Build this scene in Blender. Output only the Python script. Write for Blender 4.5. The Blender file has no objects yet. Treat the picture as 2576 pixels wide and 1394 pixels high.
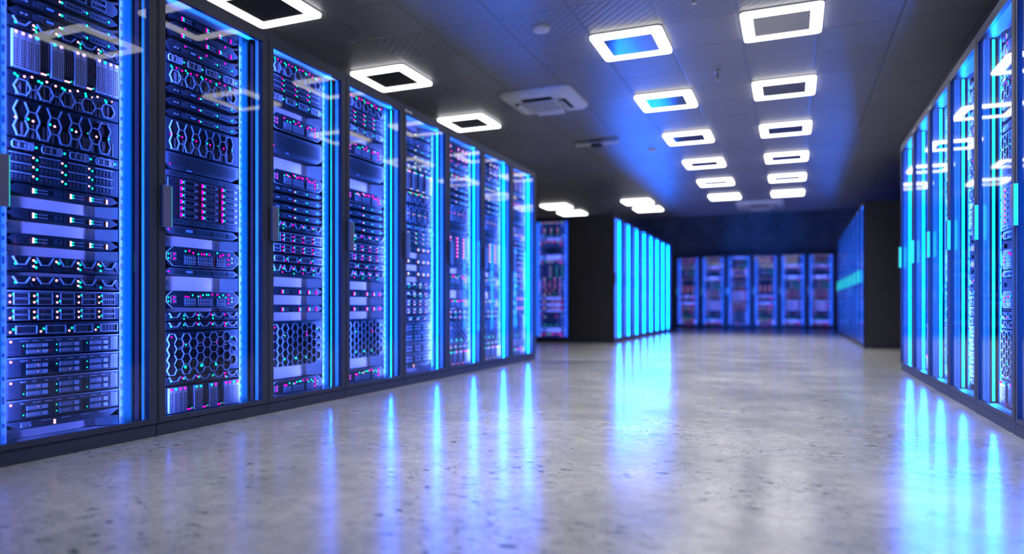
import bpy, math, random
from mathutils import Vector, Matrix

# ------------------------------------------------------------------ camera, world, exposure
F_PX = 1741.0                       # focal length in pixels of the 2576 x 1394 frame
HZ = 773.0                          # horizon row
EYE = 0.6145                        # the camera stands close to the floor
scn = bpy.context.scene
col = scn.collection
cam_d = bpy.data.cameras.new('camera')
cam = bpy.data.objects.new('camera', cam_d); col.objects.link(cam); scn.camera = cam
YAW = math.atan(704 / F_PX)
cam.location = (0, 0, EYE)
cam.rotation_euler = (math.pi / 2, 0, YAW)
cam_d.sensor_width = 36.0
cam_d.lens = F_PX / 2576 * 36
cam_d.shift_y = (HZ - 697) / 2576
cam_d.clip_start = 0.05
cam_d.dof.use_dof = True
cam_d.dof.focus_distance = 3.5
cam_d.dof.aperture_fstop = 0.85

w = bpy.data.worlds.new('world'); scn.world = w; w.use_nodes = True
w.node_tree.nodes['Background'].inputs[0].default_value = (0.02, 0.025, 0.04, 1)
w.node_tree.nodes['Background'].inputs[1].default_value = 0.3
scn.view_settings.view_transform = 'Standard'
scn.view_settings.look = 'None'
scn.view_settings.exposure = 0.0
scn.view_settings.gamma = 1.0
scn.view_settings.use_curve_mapping = False
cy = scn.cycles
cy.max_bounces = 7; cy.diffuse_bounces = 3; cy.glossy_bounces = 4
cy.transparent_max_bounces = 12; cy.transmission_bounces = 3
cy.caustics_reflective = False; cy.caustics_refractive = False
cy.sample_clamp_indirect = 3.0
cy.use_denoising = True

LAMP = 6.0                          # ceiling lamps: glow of the diffuser ring
LAMP_W = 29.0                       # and watts thrown down by each
TUBE = 65.0                         # light strips in the cabinets: glow of the strip
TUBE_W = 12.5                       # and watts thrown across the cabinet by each
def area_data(name, sx, sy, power, colr, spread):
    l = bpy.data.lights.new(name, 'AREA'); l.shape = 'RECTANGLE'; l.size = sx; l.size_y = sy
    l.energy = power; l.color = colr; l.spread = math.radians(spread); return l
lamp_l = area_data('lamp_light', 0.5, 0.5, LAMP_W, (1.0, 0.98, 1.0), 108)
FILL_W = 11.0                     # added violet fill light, hidden behind the door stiles, aimed at the units
fill_l = area_data('fill_light', 0.014, 2.03, FILL_W, (0.13, 0.18, 1.0), 84)
strip_l = area_data('strip_light', 0.016, 2.03, TUBE_W, (0.004, 0.105, 1.0), 130)



# ------------------------------------------------------------------ materials
MATS = {}
def _new(name):
    m = bpy.data.materials.new(name); m.use_nodes = True
    nt = m.node_tree
    return m, nt, nt.nodes['Principled BSDF']
def mat(name, colr, rough=0.5, metal=0.0, bump=0.0, bscale=60, var=0.0, vscale=8, coat=0.0, spec=0.5):
    m, nt, b = _new(name)
    b.inputs['Base Color'].default_value = (*colr, 1)
    b.inputs['Roughness'].default_value = rough
    b.inputs['Metallic'].default_value = metal
    b.inputs['Coat Weight'].default_value = coat
    b.inputs['Specular IOR Level'].default_value = spec
    tc = nt.nodes.new('ShaderNodeTexCoord')
    n = nt.nodes.new('ShaderNodeTexNoise'); n.inputs['Scale'].default_value = vscale; n.inputs['Detail'].default_value = 4
    nt.links.new(tc.outputs['Object'], n.inputs['Vector'])
    if var > 0:
        mx = nt.nodes.new('ShaderNodeMix'); mx.data_type = 'RGBA'
        mx.inputs[6].default_value = (*[c * (1 - var) for c in colr], 1)
        mx.inputs[7].default_value = (*[min(1, c * (1 + var)) for c in colr], 1)
        nt.links.new(n.outputs['Fac'], mx.inputs[0]); nt.links.new(mx.outputs[2], b.inputs['Base Color'])
    if bump > 0:
        n2 = nt.nodes.new('ShaderNodeTexNoise'); n2.inputs['Scale'].default_value = bscale
        nt.links.new(tc.outputs['Object'], n2.inputs['Vector'])
        bp = nt.nodes.new('ShaderNodeBump'); bp.inputs['Strength'].default_value = bump; bp.inputs['Distance'].default_value = 0.002
        nt.links.new(n2.outputs['Fac'], bp.inputs['Height']); nt.links.new(bp.outputs['Normal'], b.inputs['Normal'])
    MATS[name] = m
    return m
def emit(name, colr, strength, sample=True):
    m = bpy.data.materials.new(name); m.use_nodes = True
    nt = m.node_tree; nt.nodes.clear()
    e = nt.nodes.new('ShaderNodeEmission'); o = nt.nodes.new('ShaderNodeOutputMaterial')
    e.inputs[0].default_value = (*colr, 1); e.inputs[1].default_value = strength
    nt.links.new(e.outputs[0], o.inputs[0])
    m.cycles.emission_sampling = 'AUTO' if sample else 'NONE'
    MATS[name] = m
    return m

mat('frame', (0.030, 0.036, 0.062), 0.38, 0.3, var=0.1)
mat('frame_dark', (0.034, 0.034, 0.038), 0.45, 0.2, var=0.1)
mat('lip', (0.003, 0.003, 0.004), 0.9, spec=0.0)
mat('gasket', (0.004, 0.004, 0.005), 0.7)
mat('pale', (0.80, 0.80, 0.86), 0.42, 0.0, var=0.06)
mat('rail', (0.15, 0.17, 0.25), 0.4, 0.2, var=0.08)
mat('black', (0.008, 0.009, 0.014), 0.6, var=0.15, vscale=30, spec=0.15)
mat('slate', (0.028, 0.030, 0.045), 0.55, 0.0, var=0.15, vscale=30, spec=0.25)
mat('rail_dark', (0.03, 0.035, 0.045), 0.6, 0.0, spec=0.05)
mat('steel', (0.33, 0.34, 0.42), 0.4, 0.2, var=0.08)
mat('silver', (0.46, 0.46, 0.56), 0.4, 0.3, var=0.06)
mat('hole', (0.002, 0.002, 0.003), 0.8)
mat('handle', (0.30, 0.30, 0.36), 0.3, 0.85, var=0.04)
mat('tag', (0.6, 0.62, 0.7), 0.4)
mat('lamp_rim', (0.45, 0.45, 0.47), 0.4, 0.3)
mat('mirror', (0.33, 0.33, 0.36), 0.16, 0.9)
mat('device', (0.62, 0.62, 0.64), 0.5, var=0.08)
mat('device_dark', (0.03, 0.03, 0.035), 0.6)
mat('chrome', (0.4, 0.4, 0.42), 0.25, 0.8)
emit('magenta', (1.0, 0.0, 0.62), 3.4, False)
emit('pink', (1.0, 0.42, 0.60), 2.8, False)
emit('cyan', (0.0, 0.85, 0.62), 2.8, False)
emit('bluelit', (0.03, 0.12, 1.0), 1.2, False)
emit('tube', (0.0003, 0.22, 1.0), TUBE, False)
emit('handle_glow', (0.03, 0.95, 0.85), 1.15, False)
emit('lamp', (1.0, 0.98, 1.0), LAMP, True)

def glass():
    m = bpy.data.materials.new('door_glass'); m.use_nodes = True
    nt = m.node_tree; nt.nodes.clear()
    o = nt.nodes.new('ShaderNodeOutputMaterial'); mx = nt.nodes.new('ShaderNodeMixShader')
    t = nt.nodes.new('ShaderNodeBsdfTransparent'); t.inputs[0].default_value = (0.96, 0.97, 1.0, 1)
    g = nt.nodes.new('ShaderNodeBsdfGlossy'); g.inputs['Roughness'].default_value = 0.0
    fr = nt.nodes.new('ShaderNodeFresnel'); fr.inputs[0].default_value = 1.5
    nt.links.new(fr.outputs[0], mx.inputs[0]); nt.links.new(t.outputs[0], mx.inputs[1]); nt.links.new(g.outputs[0], mx.inputs[2])
    nt.links.new(mx.outputs[0], o.inputs[0])
    MATS['glass'] = m
glass()

def N(nt, typ, **kw):
    n = nt.nodes.new(typ)
    for k, v in kw.items(): setattr(n, k, v)
    return n
def mathn(nt, op, a, b=None, c=None):
    n = N(nt, 'ShaderNodeMath', operation=op)
    for i, v in enumerate((a, b, c)):
        if v is None: continue
        if hasattr(v, 'is_output'): nt.links.new(v, n.inputs[i])
        else: n.inputs[i].default_value = v
    return n.outputs[0]
def ramp(nt, fac, stops):
    r = N(nt, 'ShaderNodeValToRGB')
    while len(r.color_ramp.elements) < len(stops): r.color_ramp.elements.new(0.5)
    for e, (p, c) in zip(r.color_ramp.elements, stops):
        e.position = p; e.color = (*c, 1) if len(c) == 3 else c
    nt.links.new(fac, r.inputs[0]); return r.outputs[0]
def noise(nt, vec, scale, detail=5, rough=0.6, sc=None, dist=0.0):
    if sc:
        mp = N(nt, 'ShaderNodeMapping'); mp.inputs['Scale'].default_value = sc
        nt.links.new(vec, mp.inputs['Vector']); vec = mp.outputs['Vector']
    n = N(nt, 'ShaderNodeTexNoise'); n.inputs['Scale'].default_value = scale; n.inputs['Detail'].default_value = detail
    n.inputs['Roughness'].default_value = rough; n.inputs['Distortion'].default_value = dist
    nt.links.new(vec, n.inputs['Vector']); return n.outputs['Fac']
def mixc(nt, f, a, b, mode='MIX'):
    m = N(nt, 'ShaderNodeMix', data_type='RGBA', blend_type=mode)
    for i, v in ((0, f), (6, a), (7, b)):
        if hasattr(v, 'is_output'): nt.links.new(v, m.inputs[i])
        elif i == 0: m.inputs[0].default_value = v
        else: m.inputs[i].default_value = (*v, 1)
    return m.outputs[2]

def floor_mat():
    m, nt, b = _new('floor_concrete')
    p = N(nt, 'ShaderNodeTexCoord').outputs['Object']
    big = noise(nt, p, 1.1, 6, 0.62)
    fine = noise(nt, p, 14, 8, 0.7)
    c = ramp(nt, big, [(0.3, (0.16, 0.16, 0.17)), (0.5, (0.235, 0.235, 0.24)), (0.7, (0.32, 0.315, 0.31))])
    c2 = ramp(nt, fine, [(0.3, (0.70, 0.70, 0.71)), (0.62, (1.0, 1.0, 1.0))])
    c = mixc(nt, 1.0, c, c2, 'MULTIPLY')
    # pits and broken dark streaks running across the aisle
    pit = noise(nt, p, 17, 3, 0.55, (1.0, 1.7, 1))
    zone = noise(nt, p, 1.5, 4, 0.6)
    pm = ramp(nt, pit, [(0.0, (1, 1, 1)), (0.36, (1, 1, 1)), (0.39, (0, 0, 0))])
    zm = ramp(nt, zone, [(0.42, (0.0, 0.0, 0.0)), (0.58, (1, 1, 1))])
    pit2 = noise(nt, p, 55, 2, 0.5, (1.0, 1.6, 1))
    pm2 = ramp(nt, pit2, [(0.0, (1, 1, 1)), (0.34, (1, 1, 1)), (0.375, (0, 0, 0))])
    cr = noise(nt, p, 4.5, 7, 0.72, (0.8, 3.0, 1), 0.6)
    cm = ramp(nt, mathn(nt, 'ABSOLUTE', mathn(nt, 'SUBTRACT', cr, 0.5)), [(0.0, (1, 1, 1)), (0.008, (0, 0, 0))])
    brk = ramp(nt, noise(nt, p, 6, 4, 0.6), [(0.56, (0, 0, 0)), (0.64, (1, 1, 1))])
    pits = mathn(nt, 'MULTIPLY', mathn(nt, 'MAXIMUM', pm, pm2), zm)
    dark = mathn(nt, 'MAXIMUM', pits, mathn(nt, 'MULTIPLY', mathn(nt, 'MULTIPLY', cm, brk), 0.8))
    c = mixc(nt, mathn(nt, 'MULTIPLY', dark, 0.9), c, (0.02, 0.035, 0.045))
    nt.links.new(c, b.inputs['Base Color'])
    rg = ramp(nt, noise(nt, p, 2.0, 3, 0.5), [(0.3, (0.15, 0.15, 0.15)), (0.7, (0.23, 0.23, 0.23))])
    nt.links.new(rg, b.inputs['Roughness'])
    nt.links.new(mathn(nt, 'MULTIPLY_ADD', dark, -0.48, 0.5), b.inputs['Specular IOR Level'])
    b.inputs['IOR'].default_value = 1.6
    bp = N(nt, 'ShaderNodeBump'); bp.inputs['Strength'].default_value = 0.12; bp.inputs['Distance'].default_value = 0.002
    hgt = mathn(nt, 'MULTIPLY', fine, 0.5)
    nt.links.new(hgt, bp.inputs['Height']); nt.links.new(bp.outputs['Normal'], b.inputs['Normal'])
    MATS['floor'] = m
floor_mat()

TX, TY0 = 0.59, 5.59
def ceiling_mat():
    m, nt, b = _new('ceiling_tiles')
    p = N(nt, 'ShaderNodeTexCoord').outputs['Object']
    s = N(nt, 'ShaderNodeSeparateXYZ'); nt.links.new(p, s.inputs[0])
    ux = mathn(nt, 'DIVIDE', mathn(nt, 'ADD', s.outputs[0], 0.98 + TX * 40), TX)
    uy = mathn(nt, 'DIVIDE', mathn(nt, 'ADD', s.outputs[1], -TY0 + TX * 40), TX)
    fx = mathn(nt, 'FRACT', ux); fy = mathn(nt, 'FRACT', uy)
    ex = mathn(nt, 'MINIMUM', fx, mathn(nt, 'SUBTRACT', 1.0, fx))
    ey = mathn(nt, 'MINIMUM', fy, mathn(nt, 'SUBTRACT', 1.0, fy))
    edge = ramp(nt, mathn(nt, 'MINIMUM', ex, ey), [(0.0, (1, 1, 1)), (0.012, (1, 1, 1)), (0.03, (0, 0, 0))])
    ix = mathn(nt, 'FLOOR', ux); iy = mathn(nt, 'FLOOR', uy)
    cb = N(nt, 'ShaderNodeCombineXYZ'); nt.links.new(ix, cb.inputs[0]); nt.links.new(iy, cb.inputs[1])
    wn = N(nt, 'ShaderNodeTexWhiteNoise'); nt.links.new(cb.outputs[0], wn.inputs[0])
    band = mathn(nt, 'LESS_THAN', mathn(nt, 'MODULO', iy, 3.0), 0.5)
    flip = mathn(nt, 'MULTIPLY_ADD', mathn(nt, 'GREATER_THAN', wn.outputs['Value'], 0.5), 2.0, -1.0)
    diag = mathn(nt, 'ADD', fx, mathn(nt, 'MULTIPLY', fy, flip))
    rib = mathn(nt, 'FRACT', mathn(nt, 'MULTIPLY', diag, 7.0))
    ribm = ramp(nt, rib, [(0.0, (1, 1, 1)), (0.16, (1, 1, 1)), (0.26, (0, 0, 0)), (0.9, (0, 0, 0)), (1.0, (1, 1, 1))])
    ribm = mathn(nt, 'MULTIPLY', ribm, band)
    g = mathn(nt, 'MAXIMUM', edge, mathn(nt, 'MULTIPLY', ribm, 0.75))
    base = mixc(nt, noise(nt, p, 3, 4), (0.19, 0.19, 0.20), (0.215, 0.215, 0.225))
    c = mixc(nt, mathn(nt, 'MULTIPLY', g, 0.5), base, (0.08, 0.08, 0.085))
    nt.links.new(c, b.inputs['Base Color'])
    b.inputs['Roughness'].default_value = 0.42
    b.inputs['Specular IOR Level'].default_value = 0.8
    bp = N(nt, 'ShaderNodeBump'); bp.invert = True
    bp.inputs['Strength'].default_value = 0.35; bp.inputs['Distance'].default_value = 0.006
    nt.links.new(g, bp.inputs['Height']); nt.links.new(bp.outputs['Normal'], b.inputs['Normal'])
    MATS['ceiling'] = m
ceiling_mat()
def wall_mat():
    m, nt, b = _new('wall_concrete')
    p = N(nt, 'ShaderNodeTexCoord').outputs['Object']
    c = ramp(nt, noise(nt, p, 0.9, 7, 0.65, dist=0.4), [(0.3, (0.14, 0.14, 0.15)), (0.5, (0.24, 0.24, 0.25)), (0.7, (0.36, 0.36, 0.37))])
    nt.links.new(c, b.inputs['Base Color']); b.inputs['Roughness'].default_value = 0.7
    MATS['wall'] = m
wall_mat()

# ------------------------------------------------------------------ mesh collector
class MB:
    def __init__(s): s.v = []; s.f = []; s.m = []; s.names = []
    def mi(s, name):
        if name not in s.names: s.names.append(name)
        return s.names.index(name)
    def quadbox(s, pts, name):                       # 8 corner points, bottom four then top four
        o = len(s.v); s.v += pts; k = s.mi(name)
        for q in ((0, 3, 2, 1), (4, 5, 6, 7), (0, 1, 5, 4), (1, 2, 6, 5), (2, 3, 7, 6), (3, 0, 4, 7)):
            s.f.append(tuple(o + i for i in q)); s.m.append(k)
    def box(s, x0, x1, y0, y1, z0, z1, name):
        s.quadbox([(x0, y0, z0), (x1, y0, z0), (x1, y1, z0), (x0, y1, z0), (x0, y0, z1), (x1, y0, z1), (x1, y1, z1), (x0, y1, z1)], name)
    def prism(s, poly, y0, y1, name, bevel=0.0):     # outline in x,z (counter-clockwise seen from the front), from y0 (front) to y1
        n = len(poly); o = len(s.v); k = s.mi(name)
        cx = sum(p[0] for p in poly) / n; cz = sum(p[1] for p in poly) / n
        rings = []
        if bevel > 0:
            W = max(p[0] for p in poly) - min(p[0] for p in poly); H = max(p[1] for p in poly) - min(p[1] for p in poly)
            fx = 1 - 2 * bevel / max(W, 1e-6); fz = 1 - 2 * bevel / max(H, 1e-6)
            rings.append([(cx + (x - cx) * fx, y0, cz + (z - cz) * fz) for x, z in poly])
            rings.append([(x, y0 + bevel, z) for x, z in poly])
        else: rings.append([(x, y0, z) for x, z in poly])
        rings.append([(x, y1, z) for x, z in poly])
        for r in rings: s.v += r
        s.f.append(tuple(o + i for i in range(n))); s.m.append(k)
        for r in range(len(rings) - 1):
            for i in range(n):
                j = (i + 1) % n; a = o + r * n; b_ = a + n
                s.f.append((a + j, a + i, b_ + i, b_ + j)); s.m.append(k)
        last = o + (len(rings) - 1) * n
        s.f.append(tuple(last + i for i in reversed(range(n)))); s.m.append(k)
    def dot(s, x, z, r, y0, y1, name, n=8):
        s.prism([(x + r * math.cos(2 * math.pi * i / n), z + r * math.sin(2 * math.pi * i / n)) for i in range(n)], y0, y1, name, bevel=min(r * 0.3, (y1 - y0) * 0.6))
    def strut(s, a, b, t, y0, y1, name):             # flat bar between two x,z points
        dx, dz = b[0] - a[0], b[1] - a[1]; L = math.hypot(dx, dz)
        if L < 1e-6: return
        ex, ez = dx / L * t * 0.3, dz / L * t * 0.3
        nx, nz = -dz / L * t / 2, dx / L * t / 2
        s.prism([(a[0] - ex - nx, a[1] - ez - nz), (b[0] + ex - nx, b[1] + ez - nz), (b[0] + ex + nx, b[1] + ez + nz), (a[0] - ex + nx, a[1] - ez + nz)], y0, y1, name)
    def frame(s, x0, x1, z0, z1, t, y0, y1, name):   # picture-frame outline
        s.box(x0, x1, y0, y1, z0, z0 + t, name); s.box(x0, x1, y0, y1, z1 - t, z1, name)
        s.box(x0, x0 + t, y0, y1, z0 + t, z1 - t, name); s.box(x1 - t, x1, y0, y1, z0 + t, z1 - t, name)
    def add(s, o):
        k = len(s.v); s.v += o.v
        for f, m in zip(o.f, o.m): s.f.append(tuple(k + i for i in f)); s.m.append(s.mi(o.names[m]))
    def mesh(s, name):
        me = bpy.data.meshes.new(name)
        me.from_pydata(s.v, [], s.f)
        for nme in s.names: me.materials.append(MATS[nme])
        me.polygons.foreach_set('material_index', s.m)
        me.update()
        return me
    def build(s, name, parent=None, loc=(0, 0, 0)):
        o = bpy.data.objects.new(name, s.mesh(name)); col.objects.link(o)
        o.location = loc
        if parent: o.parent = parent
        return o

def empty(name, loc=(0, 0, 0), rz=0.0):
    o = bpy.data.objects.new(name, None); col.objects.link(o)
    o.location = loc; o.rotation_euler = (0, 0, rz); o.empty_display_size = 0.05
    return o
def tag(o, label, cat, group=None):
    n = len(label.split()); assert 4 <= n <= 16, (n, label)
    o['label'] = label; o['category'] = cat
    if group: o['group'] = group
    return o
def struct(o): o['kind'] = 'structure'; return o
def inst(name, me, parent=None, loc=(0, 0, 0)):
    o = bpy.data.objects.new(name, me); col.objects.link(o); o.location = loc
    if parent: o.parent = parent
    return o

# ------------------------------------------------------------------ the room
CEIL = 2.885
def slab(name, x0, x1, y0, y1, z0, z1, m):
    b = MB(); b.box(x0, x1, y0, y1, z0, z1, m); return struct(b.build(name))
slab('floor', -8, 5, -6, 24, -0.2, 0.0, 'floor')
slab('ceiling', -8, 5, -6, 17.7, CEIL, CEIL + 0.12, 'ceiling')
slab('ceiling_upper', -8, 5, 17.7, 24, 4.3, 4.4, 'wall')
slab('wall_front', -8, 5, 17.6, 17.7, CEIL + 0.12, 4.3, 'wall')
slab('wall_back', -8, 5, 22.72, 22.9, 0, 4.3, 'wall')
slab('wall_behind', -8, 5, -6.1, -6, 0, CEIL, 'wall')
slab('wall_left', -8.1, -8, -6, 24, 0, 4.3, 'wall')
slab('wall_right', 5, 5.1, -6, 24, 0, 4.3, 'wall')

# ------------------------------------------------------------------ ceiling lamps
def rrect(cx, cy, hx, hy, r, n=5):
    pts = []
    for sx, sy, a0 in ((1, 1, 0), (-1, 1, 90), (-1, -1, 180), (1, -1, 270)):
        for i in range(n + 1):
            a = math.radians(a0 + 90 * i / n)
            pts.append((cx + sx * (hx - r) + r * math.cos(a), cy + sy * (hy - r) + r * math.sin(a)))
    return pts
def ring_mesh(outer, inner, z0, z1, name):           # horizontal ring with a hole
    b = MB(); n = len(outer); k = b.mi(name)
    for pts, z in ((outer, z0), (inner, z0), (inner, z1), (outer, z1)): b.v += [(x, y, z) for x, y in pts]
    for r in range(4):
        for i in range(n):
            j = (i + 1) % n; a = r * n; c = ((r + 1) % 4) * n
            b.f.append((a + i, c + i, c + j, a + j)); b.m.append(k)
    return b
LS = 0.59
_o, _i = rrect(0, 0, LS / 2, LS / 2, 0.035), rrect(0, 0, LS / 2 - 0.085, LS / 2 - 0.085, 0.006)
_ro, _ri = rrect(0, 0, LS / 2 + 0.006, LS / 2 + 0.006, 0.04), rrect(0, 0, LS / 2 - 0.02, LS / 2 - 0.02, 0.02)
ring_me = ring_mesh(_o, _i, -0.030, -0.010, 'lamp').mesh('glowing_ring')
rim_me = ring_mesh(_ro, _ri, -0.010, -0.001, 'lamp_rim').mesh('rim')
pan = MB(); q_ = LS / 2 - 0.0855; pan.box(-q_, q_, -q_, q_, -0.0255, -0.001, 'mirror')
pan_me = pan.mesh('centre_panel')
def lamp(x, y, label):
    r = empty('ceiling_lamp', (x, y, CEIL))
    tag(r, label, 'ceiling light', 'square ring ceiling lights')
    g_ = inst('glowing_ring', ring_me, r); inst('lamp_light', lamp_l, g_, (0, 0, -0.034)); inst('rim', rim_me, r); inst('centre_panel', pan_me, r)
ORD = ['zeroth', 'first', 'second', 'third', 'fourth', 'fifth', 'sixth', 'seventh', 'eighth', 'ninth', 'tenth', 'eleventh', 'twelfth', 'thirteenth', 'fourteenth', 'fifteenth', 'sixteenth', 'seventeenth', 'eighteenth', 'nineteenth', 'twentieth', 'twenty-first', 'twenty-second', 'twenty-third', 'twenty-fourth', 'twenty-fifth', 'twenty-sixth']
RY = lambda k: 5.59 + 1.77 * k + LS / 2
for k in (-1, 0, 1):
    lamp(-3.655, RY(k), ['square ring ceiling light cut by top edge above the left cabinets', 'square ring ceiling light above left cabinets, middle one of three', 'square ring ceiling light above left cabinets, farthest of three'][k + 1])
for k in range(6):
    lamp(-1.272, RY(k), 'white square ring ceiling light, %s nearest in the centre-left column' % ORD[k + 1])
    lamp(-0.075, RY(k), 'white square ring ceiling light, %s nearest in the right-hand column' % ORD[k + 1])
lamp(-3.06, RY(5), 'square ring ceiling light above the cyan block, nearer of that pair')
lamp(-3.06, 15.62 + 0.3, 'square ring ceiling light above the cyan block, farther of that pair')
lamp(-4.88, RY(5), 'square ring ceiling light beyond the left row, nearer of that pair')
lamp(-4.88, 15.62 + 0.3, 'square ring ceiling light beyond the left row, farther of that pair')
for k in (-1, -2):                             # the columns run on overhead, behind the viewpoint
    w_ = 'just past the top edge' if k == -1 else 'straight overhead, outside the picture'
    lamp(-1.272, RY(k), 'square ring ceiling light in the centre-left column, ' + w_)
    lamp(-0.075, RY(k), 'square ring ceiling light in the right-hand column, ' + w_)

# ------------------------------------------------------------------ things on the ceiling
def ceil_pt(px, py):
    u = (px - 1288) / F_PX; d = (CEIL - EYE) / ((HZ - py) / F_PX)
    s, c = math.sin(YAW), math.cos(YAW)
    return d * (-s + u * c), d * (c + u * s)
def lathe(prof, n=24, name='device'):                 # profile (r, z) from top down
    b = MB(); k = b.mi(name)
    for r, z in prof: b.v += [(r * math.cos(2 * math.pi * i / n), r * math.sin(2 * math.pi * i / n), z) for i in range(n)]
    for q in range(len(prof) - 1):
        for i in range(n):
            j = (i + 1) % n
            b.f.append((q * n + i, (q + 1) * n + i, (q + 1) * n + j, q * n + j)); b.m.append(k)
    b.f.append(tuple(range(n))); b.m.append(k)
    b.f.append(tuple((len(prof) - 1) * n + i for i in reversed(range(n)))); b.m.append(k)
    return b
def air_unit(x, y, sc, label):
    r = empty('air_conditioner', (x, y, CEIL - 0.002), 0.0); tag(r, label, 'air conditioner')
    h = 0.40 * sc
    b = MB(); o = len(b.v); k = b.mi('device')
    rings = [(h, 0.0), (h, -0.02), (h * 0.94, -0.05), (h * 0.72, -0.075)]
    n = len(rrect(0, 0, 1, 1, .1))
    for hh, z in rings: b.v += [(px, py, z) for px, py in rrect(0, 0, hh, hh, 0.09 * sc)]
    for q in range(3):
        for i in range(n):
            j = (i + 1) % n; b.f.append((q * n + i, (q + 1) * n + i, (q + 1) * n + j, q * n + j)); b.m.append(k)
    b.f.append(tuple(3 * n + i for i in reversed(range(n)))); b.m.append(k)
    b.build('casing', r)
    g = MB(); q = h * 0.44
    g.box(-q, q, -q, q, -0.092, -0.0755, 'device')
    for i in range(9): g.box(-q * .9, q * .9, -q * .9 + i * q * .2, -q * .9 + i * q * .2 + q * .06, -0.0925, -0.0915, 'device_dark')
    g.build('intake_grille', r)
    for i in range(4):
        f = MB(); f.box(-q * 0.95, q * 0.95, -0.045 * sc, 0.045 * sc, -0.004, 0.0, 'device_dark')
        f.quadbox([(-q * .9, -.03 * sc, -.03), (q * .9, -.03 * sc, -.03), (q * .9, -.022 * sc, -.03), (-q * .9, -.022 * sc, -.03),
                   (-q * .9, .028 * sc, -.004), (q * .9, .028 * sc, -.004), (q * .9, .036 * sc, -.004), (-q * .9, .036 * sc, -.004)], 'device')
        a = i * math.pi / 2
        o = f.build('air_flap', r, (h * 0.6 * math.sin(a) * 1.0, -h * 0.6 * math.cos(a) * 1.0, -0.0757)); o.rotation_euler = (0, 0, a)
x, y = ceil_pt(1370, 248); air_unit(x, y, 1.0, 'grey square air conditioner cassette on the ceiling, left of centre')
x, y = ceil_pt(1912, 512); air_unit(x, y, 1.25, 'faint grey air conditioner cassette on the ceiling near the back wall')
x, y = ceil_pt(1361, 70)
b = lathe([(0.075, 0), (0.075, -0.012), (0.062, -0.028), (0.03, -0.034)]); o = b.build('smoke_detector', None, (x, y, CEIL)); tag(o, 'round pale smoke detector on the ceiling near the top centre', 'smoke detector')
x, y = ceil_pt(1640, 376)
b = lathe([(0.06, 0), (0.06, -0.012), (0.045, -0.022)]); o = b.build('smoke_detector', None, (x, y, CEIL)); tag(o, 'small dark round detector between cassette and ceiling light columns', 'smoke detector')
for (px, py, sc, lb) in ((1745, -18, 1.0, 'chrome ceiling sprinkler at the top edge between two ring lights'), (1806, 180, 1.0, 'chrome ceiling sprinkler halfway between the two centre light columns')):
    x, y = ceil_pt(px, py); r = empty('sprinkler', (x, y, CEIL)); tag(r, lb, 'sprinkler', 'ceiling sprinklers')
    lathe([(0.03, 0), (0.03, -0.006), (0.012, -0.012), (0.01, -0.045), (0.014, -0.05)], 14, 'chrome').build('stem', r)
    lathe([(0.006, -0.05), (0.006, -0.07), (0.022, -0.073), (0.022, -0.078)], 14, 'chrome').build('deflector', r)
x0, y0 = ceil_pt(1448, 358); x1, y1 = ceil_pt(1556, 350)
r = empty('ceiling_antenna', ((x0 + x1) / 2, (y0 + y1) / 2, CEIL)); tag(r, 'long grey bar mounted crosswise on the dark ceiling behind the cassette', 'ceiling bar')
b = MB(); L = (x1 - x0) / 2; b.box(-L, L, -0.035, 0.035, -0.05, -0.02, 'device'); b.build('bar', r)
b = MB(); b.box(-0.08, 0.08, -0.05, 0.05, -0.02, 0, 'device_dark'); b.box(-0.07, 0.07, -0.05, 0.05, -0.085, -0.05, 'device_dark'); b.build('mount', r)

# ------------------------------------------------------------------ servers (front at y = 0, looking to -y; width SW)
SW = 0.49
U = 0.0445
rnd = random.Random(4)
class Srv:
    """one rack unit: named parts, each with its own mesh collector; a part may carry sub-parts"""
    def __init__(s, h, shape='rect', face='black', pal='magenta'):
        s.h = h; s.parts = []; s.pal = pal
        c = s.new('chassis')
        g = 0.0015; tip = min(0.055, h * 0.9)
        if shape == 'rect': poly = [(0, g), (SW, g), (SW, h - g), (0, h - g)]
        elif shape == 'tip': poly = [(0.004, h * .42), (tip, g), (SW - tip, g), (SW - 0.004, h * .42), (SW - 0.004, h * .52), (SW - tip, h - g), (tip, h - g), (0.004, h * .52)]
        elif shape == 'oct':
            t = min(0.055, h * .45); poly = [(0.004, h * .34), (t, g), (SW - t, g), (SW - 0.004, h * .34), (SW - 0.004, h * .66), (SW - t, h - g), (t, h - g), (0.004, h * .66)]
        elif shape == 'topcut': t = 0.05; poly = [(0, g), (SW, g), (SW, h - t * .6), (SW - t, h - g), (t, h - g), (0, h - t * .6)]
        elif shape == 'botcut': t = 0.05; poly = [(0, t * .6), (t, g), (SW - t, g), (SW, t * .6), (SW, h - g), (0, h - g)]
        c.prism(poly, 0.0, 0.05, face, bevel=0.0015)
        c.box(0.03, SW - 0.03, 0.05, 0.52, g, h - g, 'slate')
    def new(s, name, parent=None):
        m = MB(); s.parts.append((name, m, parent)); return m
    def led(s, x, z, kind='cyan', r=0.0052, parent=None):
        kind = s.pal if kind == 'm' else kind
        m = s.new('status_light', parent); m.dot(x, z, r, -0.003 if parent is None else -0.010, 0.001, kind)
    def bar(s, x, z, w, h, kind, parent=None):
        kind = s.pal if kind == 'm' else kind
        m = s.new('status_light', parent); m.box(x - w / 2, x + w / 2, -0.0035 if parent is None else -0.010, 0.001, z - h / 2, z + h / 2, kind)

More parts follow.
